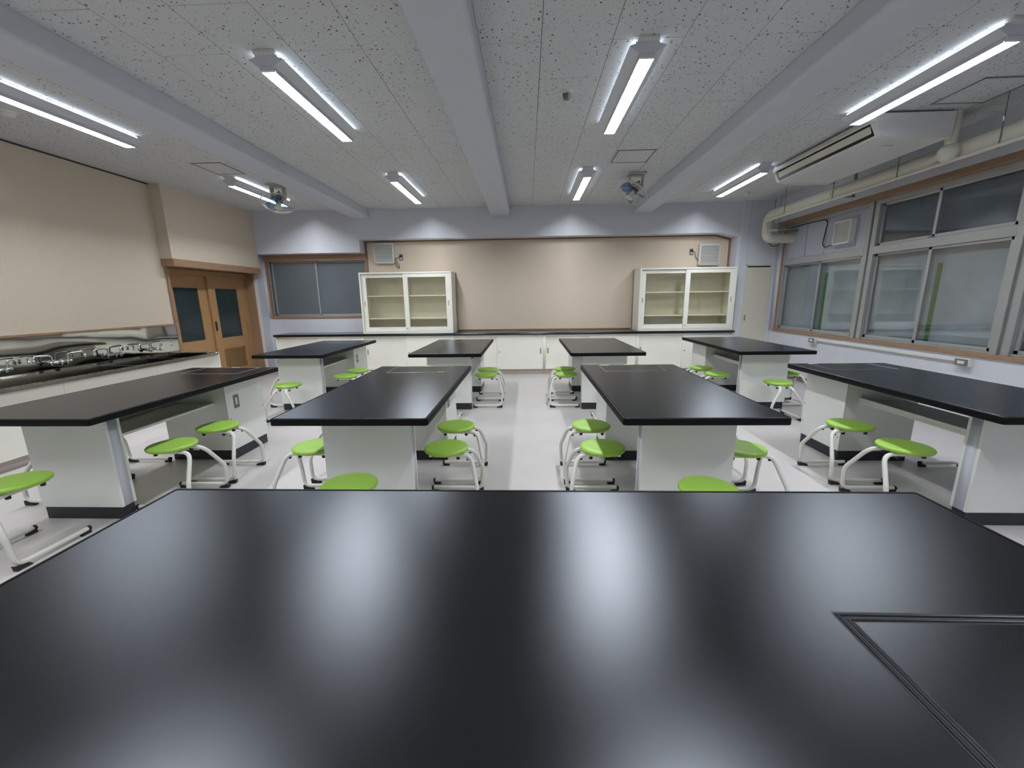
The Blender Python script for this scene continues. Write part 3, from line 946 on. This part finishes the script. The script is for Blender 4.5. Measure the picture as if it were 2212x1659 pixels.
# trough: open basin with sloped back, flat floor, front rim and lip
tr = MB()
prof = [(-5.582, 0.755), (-5.53, 0.742), (-5.49, 0.735), (-5.48, 0.60), (-4.86, 0.585), (-4.835, 0.74), (-4.80, 0.752), (-4.715, 0.752), (-4.712, 0.722), (-4.724, 0.720), (-4.726, 0.738), (-4.80, 0.738), (-4.825, 0.72), (-4.848, 0.572), (-5.492, 0.588), (-5.50, 0.725), (-5.582, 0.74)]
tr.prism([(x + 5.2, z - 0.74) for x, z in prof], 'y', 1.72 - 3.9, 5.985 - 3.9)
tr.build('trough', M['steel_plain'], st, 30)
stp('end_rim', M['steel'], st, -5.58, -4.72, 5.985, 6.04, 0.744, 0.754, bev=0.002)
stp('end_wall', M['steel'], st, -5.50, -4.83, 5.97, 5.986, 0.585, 0.746)
for yy in (4.95, 5.62):
    stp('divider', M['steel'], st, -5.49, -4.85, yy, yy + 0.012, 0.585, 0.72, bev=0.001)

def make_faucet():
    t = empty('faucet')
    bdy = MB()
    bdy.tube([(0.075, -0.115, 0.0), (0.075, 0.115, 0.0)], 0.016, 12)
    for s in (-1, 1):
        bdy.tube([(0.0, s * 0.06, 0.0), (0.075, s * 0.06, 0.0)], 0.014, 10)
        bdy.lathe([(0.026, 0), (0.026, 0.006), (0.0, 0.008)], 14, (0.002, s * 0.06, 0.0), Matrix.Rotation(PI / 2, 3, 'Y'))
        bdy.lathe([(0.018, -0.03), (0.022, -0.01), (0.018, 0.02), (0.0, 0.022)], 14, (0.075, s * 0.085, 0.0))
    bdy.build('body', M['chrome'], t, 50)
    for s in (-1, 1):
        path = fillet([(0.075, s * 0.085, 0.01), (0.075, s * 0.085, 0.088), (0.085, s * 0.262, 0.096), (0.085, s * 0.268, 0.035)], [0.03, 0.03], 5)
        sp_ = MB().tube(path, 0.0095, 10).build('spout', M['chrome'], t, 50)
        MB().lathe([(0.010, -0.02), (0.0135, -0.02), (0.0135, 0.016), (0.010, 0.02)], 12, (0.085, s * 0.268, 0.04)).build('nozzle', M['chrome'], sp_, 50)
        hd = MB()
        hd.tube([(0.09, s * 0.03, 0.0), (0.125, s * 0.03, 0.0)], 0.010, 10)
        for k in range(3):
            a = k * 2 * PI / 3 + 0.4
            hd.tube([(0.125, s * 0.03, 0.0), (0.128, s * 0.03 + 0.028 * math.cos(a), 0.028 * math.sin(a))], 0.006, 8)
        hd.build('tap_handle', M['chrome'], t, 50)
    return t
fa = make_faucet()
flab = ['chrome twin-spout tap on the splashback, nearest the brown doors', 'chrome twin-spout tap on the splashback, second from the doors',
        'chrome twin-spout tap on the splashback, third from the doors', 'chrome twin-spout tap on the splashback at the left photo edge']
for k, yy in enumerate((5.80, 5.19, 4.545, 3.965)):
    t = fa if k == 0 else copy_tree(fa)
    t.location = (-5.582, yy, 0.835)
    tag(t, flab[k], 'faucet', 'twin taps over the steel sink')

# ------------------------------------------------------------------ ceiling lights
def make_light():
    t = empty('ceiling_light')
    L = 1.36
    MB().box(-0.072, 0.072, -L / 2 - 0.03, L / 2 + 0.03, -0.028, 0.0, 0.003).build('base_plate', M['white'], t)
    # winged reflector housing
    pr = [(-0.123, -0.050), (-0.121, -0.046), (-0.056, -0.026), (0.056, -0.026), (0.121, -0.046), (0.123, -0.050), (0.060, -0.090), (-0.060, -0.090)]
    pr = [(-0.123, -0.047), (-0.060, -0.027), (0.060, -0.027), (0.123, -0.047), (0.123, -0.052), (0.056, -0.092), (-0.056, -0.092), (-0.123, -0.052)]
    MB().prism(pr, 'y', -L / 2, L / 2).build('housing', M['lampbody'], t)
    MB().box(-0.052, 0.052, -L / 2 + 0.025, L / 2 - 0.025, -0.110, -0.0925).box(-0.0535, -0.0508, -L / 2 + 0.025, L / 2 - 0.025, -0.1205, -0.0925).box(0.0508, 0.0535, -L / 2 + 0.025, L / 2 - 0.025, -0.1205, -0.0925).build('diffuser_tray', M['lampbody'], t)
    dp = [(-0.0505, -0.1105), (-0.0505, -0.113), (-0.047, -0.1145), (0.047, -0.1145), (0.0505, -0.113), (0.0505, -0.1105)]
    df = MB().prism(dp, 'y', -L / 2 + 0.025, L / 2 - 0.025).build('diffuser', M['lampbody'], t)
    df.data.materials.append(M['led'])
    for p in df.data.polygons:                       # only the lower face shines
        p.material_index = 1 if p.normal.z < -0.5 else 0
    # fine lengthwise fins added below the diffuser only to cut its light off sideways
    fin = MB()
    for k in range(9):
        xx = -0.048 + 0.012 * k
        fin.box(xx - 0.0004, xx + 0.0004, -L / 2 + 0.026, L / 2 - 0.026, -0.1199, -0.1147)
    fin.build('added_cutoff_fins', M['fin'], t)
    # slot above the wings that washes the ceiling board beside the fitting
    for sx in (-1, 1):
        gs = MB().box(sx * 0.078 - 0.004, sx * 0.078 + 0.004, -L / 2 + 0.01, L / 2 - 0.01, -0.027, -0.017).build('glow_slot', M['lampbody'], t)
        gs.data.materials.append(M['ledglow'])
        for p in gs.data.polygons:
            p.material_index = 1 if (p.normal.z > 0.5 or p.normal.x * sx > 0.5) else 0
    for s in (-1, 1):
        MB().box(-0.052, 0.052, s * (L / 2 - 0.0125) - 0.0118, s * (L / 2 - 0.0125) + 0.0118, -0.1205, -0.0925, 0.002).build('end_cap', M['lampbody'], t)
    return t
lt0 = make_light()
LX = [-4.19, -1.852, 0.842, 3.218]
LY = [(1.09, 'row above the camera'), (3.915, 'front row'), (6.735, 'back row')]
xl = ['by the left wall', 'left of the middle beam', 'right of the middle beam', 'by the windows']
first = True
for j, (yy, rn) in enumerate(LY):
    for k, xx in enumerate(LX):
        t = lt0 if first else copy_tree(lt0)
        first = False
        t.location = (xx, yy - (0.05 if (j, k) == (1, 3) else 0), ZC)
        tag(t, 'lit white LED batten on the ceiling %s, %s' % (xl[k], rn), 'ceiling light', 'LED battens on the ceiling')

# ------------------------------------------------------------------ ceiling fans
def make_fan(loc, yaw, tilt, label):
    t = tag(empty('ceiling_fan', loc, 0), label, 'fan', 'wall fans hung from the ceiling')
    MB().box(-0.13, 0.13, -0.10, 0.10, -0.02, 0.0, 0.004).build('mount_plate', M['motor'], t)
    br = MB()
    for s in (-1, 1):
        br.box(s * 0.105 - 0.02 * (s > 0), s * 0.105 + 0.02 * (s < 0), -0.045, 0.045, -0.20, -0.018, 0.004)
    br.box(-0.105, 0.105, -0.045, 0.045, -0.035, -0.018, 0.003)
    br.build('bracket', M['motor'], t)
    mt = Matrix.Translation((0, 0, -0.185)) @ Matrix.Rotation(yaw, 4, 'Z') @ Matrix.Rotation(tilt, 4, 'X')
    def add(mb, name, m, parent, sm=50):
        o = mb.build(name, m, parent, sm)
        o.data.transform(mt)
        return o
    # along local -z: fan axis
    mo = add(MB().lathe([(0, 0.085), (0.035, 0.08), (0.062, 0.045), (0.072, 0.0), (0.066, -0.035), (0.0, -0.04)], 24), 'motor', M['motor'], t)
    add(MB().lathe([(0.0, -0.04), (0.06, -0.04), (0.055, -0.065), (0.03, -0.08), (0.0, -0.08)], 24), 'motor_cover', M['motordark'], mo)
    add(MB().tube([(0, 0, 0.08), (0, 0, 0.115)], 0.012, 10), 'pivot', M['rubber'], mo)
    hub = add(MB().lathe([(0, -0.08), (0.035, -0.082), (0.038, -0.12), (0.03, -0.13), (0, -0.132)], 20), 'hub', M['fangrill'], t)
    for k in range(3):
        a0 = k * 2 * PI / 3 + 0.6
        rings = []
        for u in range(7):
            rr = 0.035 + 0.165 * u / 6
            half = 0.28 + 0.34 * math.sin(PI * min(1, u / 6 * 0.9 + 0.1))
            row = []
            for v in range(7):
                an = a0 + half * (v / 3 - 1)
                row.append(Vector((rr * math.cos(an), rr * math.sin(an), -0.105 + 0.03 * (v / 3 - 1))))
            rings.append(row)
        mb = MB()
        top_ = [[mb.bm.verts.new(p) for p in r_] for r_ in rings]
        bot_ = [[mb.bm.verts.new(p - Vector((0, 0, 0.003))) for p in r_] for r_ in rings]
        for i in range(6):
            for j in range(6):
                mb.bm.faces.new((top_[i][j], top_[i][j + 1], top_[i + 1][j + 1], top_[i + 1][j]))
                mb.bm.faces.new((bot_[i][j], bot_[i + 1][j], bot_[i + 1][j + 1], bot_[i][j + 1]))
        for i in range(6):
            mb.bm.faces.new((top_[i][0], top_[i + 1][0], bot_[i + 1][0], bot_[i][0]))
            mb.bm.faces.new((top_[i][6], bot_[i][6], bot_[i + 1][6], top_[i + 1][6]))
        for j in range(6):
            mb.bm.faces.new((top_[0][j], bot_[0][j], bot_[0][j + 1], top_[0][j + 1]))
            mb.bm.faces.new((top_[6][j], top_[6][j + 1], bot_[6][j + 1], bot_[6][j]))
        add(mb, 'blade', M['fanblade'], t)
    g = MB()
    GR = 0.235
    def circ(r_, z_, n=40):
        return [(r_ * math.cos(2 * PI * k / n), r_ * math.sin(2 * PI * k / n), z_) for k in range(n)]
    g.tube(circ(GR, -0.09), 0.008, 8, closed=True)
    g.tube(circ(GR * 0.72, -0.155), 0.0022, 5, closed=True)
    g.tube(circ(GR * 0.4, -0.172), 0.0022, 5, closed=True)
    g.tube(circ(GR * 0.6, -0.045), 0.0022, 5, closed=True)
    n = 36
    for k in range(n):
        a = 2 * PI * k / n
        ca, sa = math.cos(a), math.sin(a)
        g.tube([(r_ * ca, r_ * sa, z_) for r_, z_ in ((0.05, -0.175), (GR * 0.5, -0.17), (GR * 0.82, -0.145), (GR * 0.96, -0.115), (GR, -0.09))], 0.0011, 4)
        g.tube([(r_ * ca, r_ * sa, z_) for r_, z_ in ((0.066, -0.03), (GR * 0.6, -0.045), (GR, -0.09))], 0.0011, 4)
    add(g, 'guard', M['fangrill'], t)
    add(MB().lathe([(0.0, -0.172), (0.052, -0.172), (0.052, -0.18), (0.0, -0.184)], 24), 'guard_badge', M['fangrill'], t)
    return t
make_fan((-3.785, 6.52, ZC), 0.25, -0.42, 'oscillating fan with blue blades under the ceiling near the doors')
make_fan((1.585, 6.40, ZC), -1.15, -0.62, 'oscillating fan with blue blades beside the right ceiling beam')

# ------------------------------------------------------------------ air conditioner under the ceiling by the windows
ac = tag(empty('air_conditioner', (3.80, 5.20, ZC)), 'white ceiling-hung air conditioner in front of the windows', 'air conditioner')
def acp(pts, y0, y1):
    return MB().prism([(x - 3.80, z - ZC) for x, z in pts], 'y', y0 - 5.20, y1 - 5.20)
AY0, AY1 = 4.52, 6.20
side = [(3.415, 3.215), (3.402, 3.150), (3.470, 3.028), (3.485, 3.018), (3.60, 2.998), (3.80, 2.986), (4.15, 2.980), (4.158, 3.215)]
acp(side, AY0, AY0 + 0.06).build('side_panel', M['ac'], ac)
acp(side, AY1 - 0.06, AY1).build('side_panel', M['ac'], ac)
acp([(3.47, 3.215), (3.46, 3.16), (3.53, 3.06), (3.52, 3.013), (3.60, 3.001), (3.80, 2.989), (4.145, 2.983), (4.153, 3.215)], AY0 + 0.061, AY1 - 0.061).build('housing', M['ac'], ac)
acp([(3.416, 3.205), (3.404, 3.155), (3.412, 3.146), (3.47, 3.18)], AY0 + 0.061, AY1 - 0.061).build('outlet_frame', M['ac'], ac)
acp([(3.471, 3.029), (3.485, 3.019), (3.52, 3.013), (3.53, 3.04), (3.468, 3.036)], AY0 + 0.061, AY1 - 0.061).build('outlet_lip', M['ac'], ac)
acp([(3.436, 3.150), (3.466, 3.040), (3.53, 3.045), (3.49, 3.17)], AY0 + 0.062, AY1 - 0.062).build('outlet_slot', M['dark'], ac)
acp([(3.424, 3.128), (3.449, 3.062), (3.456, 3.066), (3.434, 3.133)], AY0 + 0.085, AY1 - 0.085).build('louver_flap', M['pipe'], ac)
MB().box(-0.14, -0.02, -0.475, -0.470, -0.2485, -0.2455).build('badge', M['grey'], ac)

# ------------------------------------------------------------------ lagged pipe with hangers, thin conduit
PX, PZ = 4.365, 2.892
pp = tag(empty('lagged_pipe', (PX, 5.5, PZ)), 'thick white lagged pipe hung along the window wall, bending down at its end', 'pipe')
def rel(p): return (p[0] - PX, p[1] - 5.5, p[2] - PZ)
main = fillet([(PX, 0.2, PZ), (PX, 7.93, PZ), (PX, 7.93, 2.505), (4.86, 7.93, 2.505)], [0.14, 0.12], 8)
MB().tube([rel(p) for p in main], 0.083, 20).build('pipe_run', M['pipe'], pp, 60)
br = fillet([(4.232, 4.60, 3.24), (4.232, 4.60, 2.872), (4.33, 4.90, 2.875)], [0.08], 8)
MB().tube([rel(p) for p in br], 0.048, 18).build('branch_pipe', M['pipe'], pp, 60)
MB().lathe([(0.0, -0.092), (0.05, -0.08), (0.088, -0.03), (0.092, 0.0), (0.088, 0.03), (0.05, 0.08), (0.0, 0.092)], 24, rel((4.238, 4.605, 2.868))).build('elbow', M['pipe'], pp, 60)
MB().tube([rel((PX, 6.30, PZ)), rel((PX, 6.36, PZ))], 0.089, 20).build('joint_collar', M['pipe'], pp, 60)
cd2 = fillet([(4.262, 0.2, 2.792), (4.262, 7.80, 2.792), (4.262, 7.80, 2.632), (4.82, 7.80, 2.632)], [0.05, 0.05], 5)
cond = tag(empty('conduit', (4.262, 5.5, 2.792)), 'thin grey conduit running just below the thick white pipe', 'pipe')
MB().tube([(p[0] - 4.262, p[1] - 5.5, p[2] - 2.792) for p in cd2], 0.017, 10).build('conduit_tube', M['pipe'], cond, 60)

def hanger(x, y, label, z1=2.79):
    t = tag(empty('pipe_hanger', (x, y, ZC)), label, 'pipe hanger', 'hanger rods of the white pipe')
    MB().tube([(0, 0, 0), (0, 0, z1 - ZC)], 0.0048, 6).build('rod', M['grey'], t)
    MB().tube([(-0.004, 0, -0.20), (0.004, 0, -0.24)], 0.011, 8).build('turnbuckle', M['chrome'], t)
    MB().lathe([(0, 0), (0.012, 0), (0.012, 0.012), (0, 0.012)], 6, (0, 0, z1 - ZC)).build('nut', M['chrome'], t)
    return t
hl = ['first hanger rod from the far end of the white pipe', 'second hanger rod from the far end of the white pipe', 'hanger rod of the white pipe beside the fan panel cord',
      'hanger rod of the white pipe above the fan panel', 'hanger rod behind the air conditioner', 'hanger rod right of the air conditioner, at the right photo edge']
for k, (x, y, z1) in enumerate(((4.50, 8.0, 2.80), (4.50, 7.83, 2.60), (4.275, 7.33, 2.775), (4.275, 6.24, 2.775), (4.275, 5.23, 2.775), (4.275, 4.19, 2.775))):
    hanger(x, y, hl[k], z1)
bs = tag(empty('pipe_strap', (4.456, 6.10, ZC)), 'flat grey steel strap holding the white pipe behind the air conditioner', 'bracket')
MB().box(-0.004, 0.004, -0.025, 0.025, -0.44, 0, 0.001).box(-0.10, 0.02, -0.025, 0.025, -0.444, -0.436, 0.001).build('strap', M['grey'], bs)
ab = tag(box('angle_bracket', M['grey'], None, 4.46, 4.80, 7.74, 7.77, 2.60, 2.625, 0.002), 'grey steel angle bracket under the bent end of the white pipe', 'bracket')

# ------------------------------------------------------------------ ventilation fan in the window wall with its cord
vf = tag(empty('ventilation_fan', (XR + 0.03, 6.61, 2.41)), 'square white ventilation fan panel above the window panes', 'fan')
MB().box(-0.014, 0, -0.185, 0.185, -0.215, 0.215, 0.003).build('mounting_plate', M['panelgrey'], vf)
fr = MB()
for q in ((-0.17, 0.17, 0.148, 0.17), (-0.17, 0.17, -0.17, -0.148), (-0.17, -0.148, -0.148, 0.148), (0.148, 0.17, -0.148, 0.148)):
    fr.box(-0.095, -0.014, q[0], q[1], q[2], q[3], 0.003)
fr.build('frame', M['white'], vf)
MB().box(-0.078, -0.02, -0.148, 0.148, -0.148, 0.148).build('filter', M['filter'], vf)
for (yy, zz) in ((-0.172, 0.2), (-0.172, -0.2), (-0.172, -0.1), (0.172, -0.2)):
    MB().lathe([(0.006, 0), (0.006, 0.003), (0, 0.003)], 8, (-0.014, yy, zz), Matrix.Rotation(-PI / 2, 3, 'Y')).build('screw', M['grey'], vf)
def cord(name, pts, r, label, cat='cord', rad=0.04):
    o = Vector(pts[0])
    t = MB().tube([Vector(p) - o for p in fillet(pts, rad, 6)], r, 8).build(name, M['cord'], None, 60)
    t.location = o
    return tag(t, label, cat)
cord('power_cord', [(4.80, 8.0, 2.68), (4.785, 7.6, 2.685), (4.785, 7.07, 2.675), (4.785, 7.0, 2.63), (4.785, 7.06, 2.30), (4.785, 7.0, 2.235), (4.775, 6.805, 2.262)], 0.0075, 'black cord looping down to the square ventilation fan panel')
cord('power_cord', [(4.42, 7.93, 2.43), (4.46, 7.93, 2.385), (4.52, 7.93, 2.365), (4.58, 7.93, 2.39), (4.61, 7.93, 2.43)], 0.006, 'short black cord sagging below the bent end of the white pipe', rad=0.03)

# ------------------------------------------------------------------ wall speakers, outlets and their cords on the beige board
def speaker(x0, x1, z0, z1, yf, label):
    t = tag(empty('wall_speaker', ((x0 + x1) / 2, YB, (z0 + z1) / 2)), label, 'speaker', 'louvred speakers on the beige board')
    w, h = (x1 - x0) / 2, (z1 - z0) / 2
    MB().box(-w, w, yf - YB, -0.0005, -h, h, 0.018, 3).build('case', M['white'], t)
    MB().box(-w + 0.022, w - 0.022, yf - YB - 0.002, yf - YB + 0.004, -h + 0.03, h - 0.03).build('grille_recess', M['grey'], t)
    n = 13
    for k in range(n):
        zc = -h + 0.045 + (2 * h - 0.085) * k / (n - 1)
        MB().prism([(yf - YB - 0.014, zc - 0.008), (yf - YB - 0.008, zc + 0.006), (yf - YB + 0.002, zc + 0.006), (yf - YB + 0.002, zc - 0.008)], 'x', -w + 0.02, w - 0.02).build('slat', M['white'], t)
    return t
speaker(-3.105, -2.700, 2.238, 2.636, 8.49, 'white louvred speaker on the beige board, left above the glass cabinet')
speaker(3.421, 3.810, 2.104, 2.508, 8.49, 'white louvred speaker on the beige board, right, beside the narrow corner door')
def wall_outlet(x, z, label):
    t = tag(empty('wall_outlet', (x, YB, z)), label, 'outlet', 'outlets beside the speakers')
    MB().box(-0.038, 0.038, -0.007, -0.0005, -0.062, 0.062, 0.002).build('plate', M['grey'], t)
    MB().box(-0.014, 0.014, -0.010, -0.006, -0.035, 0.0, 0.001).build('socket', M['white'], t)
    MB().tube([(0.0, -0.006, 0.022), (0.0, -0.045, 0.022)], 0.02, 12).build('plug', M['cord'], t)
    return t
wall_outlet(-2.577, 2.355, 'grey outlet with plugged cord right of the left speaker')
wall_outlet(3.292, 2.365, 'grey outlet with plugged cord left of the right speaker')
cord('speaker_cord', [(-2.577, 8.552, 2.377), (-2.63, 8.552, 2.345), (-2.712, 8.552, 2.325), (-2.69, 8.552, 2.24), (-2.66, 8.552, 2.155), (-2.615, 8.552, 2.135), (-2.61, 8.552, 2.175), (-2.65, 8.552, 2.26), (-2.72, 8.552, 2.32)], 0.006, 'black looped cord hanging beside the left speaker', rad=0.04)
cord('speaker_cord', [(3.292, 8.552, 2.387), (3.35, 8.552, 2.36), (3.37, 8.552, 2.26), (3.425, 8.552, 2.19)], 0.006, 'short black cord between outlet and right speaker', rad=0.05)

# ------------------------------------------------------------------ raceway with two outlets below the windows
rw = tag(box('cable_raceway', M['white'], None, XR - 0.030, XR, 4.63, 6.875, 0.747, 0.788, 0.004), 'white cable raceway on the wall under the window sill', 'raceway')
for y0, lab in ((6.87, 'grey-framed outlet box at the far end of the white raceway'), (4.485, 'grey-framed outlet box at the near end of the white raceway')):
    t = tag(empty('outlet_box', (XR, y0 + 0.075, 0.752)), lab, 'outlet', 'outlet boxes on the raceway')
    MB().box(-0.055, -0.0005, -0.074, 0.072, -0.045, 0.045, 0.004).build('box', M['white'], t)
    MB().box(-0.061, -0.055, -0.068, 0.068, -0.036, 0.036, 0.002).build('plate', M['grey'], t)
    MB().box(-0.064, -0.060, -0.036, 0.036, -0.016, 0.016, 0.001).build('socket', M['white'], t)

# ------------------------------------------------------------------ ceiling hatches and detectors
def hatch(x0, x1, y0, y1, label):
    t = tag(empty('access_hatch', ((x0 + x1) / 2, (y0 + y1) / 2, ZC)), label, 'hatch', 'ceiling access hatches')
    w, l = (x1 - x0) / 2, (y1 - y0) / 2
    f = MB()
    for q in ((-w, w, -l, -l + 0.02), (-w, w, l - 0.02, l), (-w, -w + 0.02, -l, l), (w - 0.02, w, -l, l)):
        f.box(*q, -0.005, -0.0002, 0.001)
    f.build('frame', M['hatchframe'], t)
    MB().box(-w + 0.021, w - 0.021, -l + 0.021, l - 0.021, -0.003, -0.0002).build('hatch_panel', M['tile'], t)
hatch(1.11, 1.582, 5.412, 5.882, 'square grey-framed ceiling hatch right of the middle beam')
hatch(-4.267, -3.872, 5.464, 5.942, 'grey-framed ceiling hatch left of the left beam')
hatch(3.80, 4.28, 3.93, 4.412, 'grey-framed ceiling hatch beside the air conditioner')
def detector(x, y, kind, label):
    t = tag(empty('smoke_detector', (x, y, ZC)), label, 'detector', 'ceiling detectors')
    MB().lathe([(0.0, -0.018), (0.055, -0.016), (0.058, 0.0), (0.0, 0.0)], 24).build('base', M['white'], t, 50)
    if kind:
        MB().lathe([(0.0, -0.06), (0.024, -0.058), (0.032, -0.03), (0.034, -0.0185), (0.0, -0.0185)], 20).build('head', M['grey'], t, 50)
        for k in range(4):
            a = k * PI / 2 + 0.4
            MB().tube([(0.045 * math.cos(a), 0.045 * math.sin(a), -0.017), (0.03 * math.cos(a), 0.03 * math.sin(a), -0.062)], 0.003, 6).build('guard_arm', M['white'], t)
    else:
        MB().lathe([(0.0, -0.045), (0.038, -0.043), (0.048, -0.03), (0.05, -0.0185), (0.0, -0.0185)], 20).build('head', M['white'], t, 50)
detector(0.352, 3.955, True, 'small smoke detector on the ceiling near the middle beam')
detector(3.80, 7.66, False, 'round white smoke detector on the ceiling by the bent pipe')
detector(-4.75, 3.98, False, 'small smoke detector on the ceiling at the left photo edge')
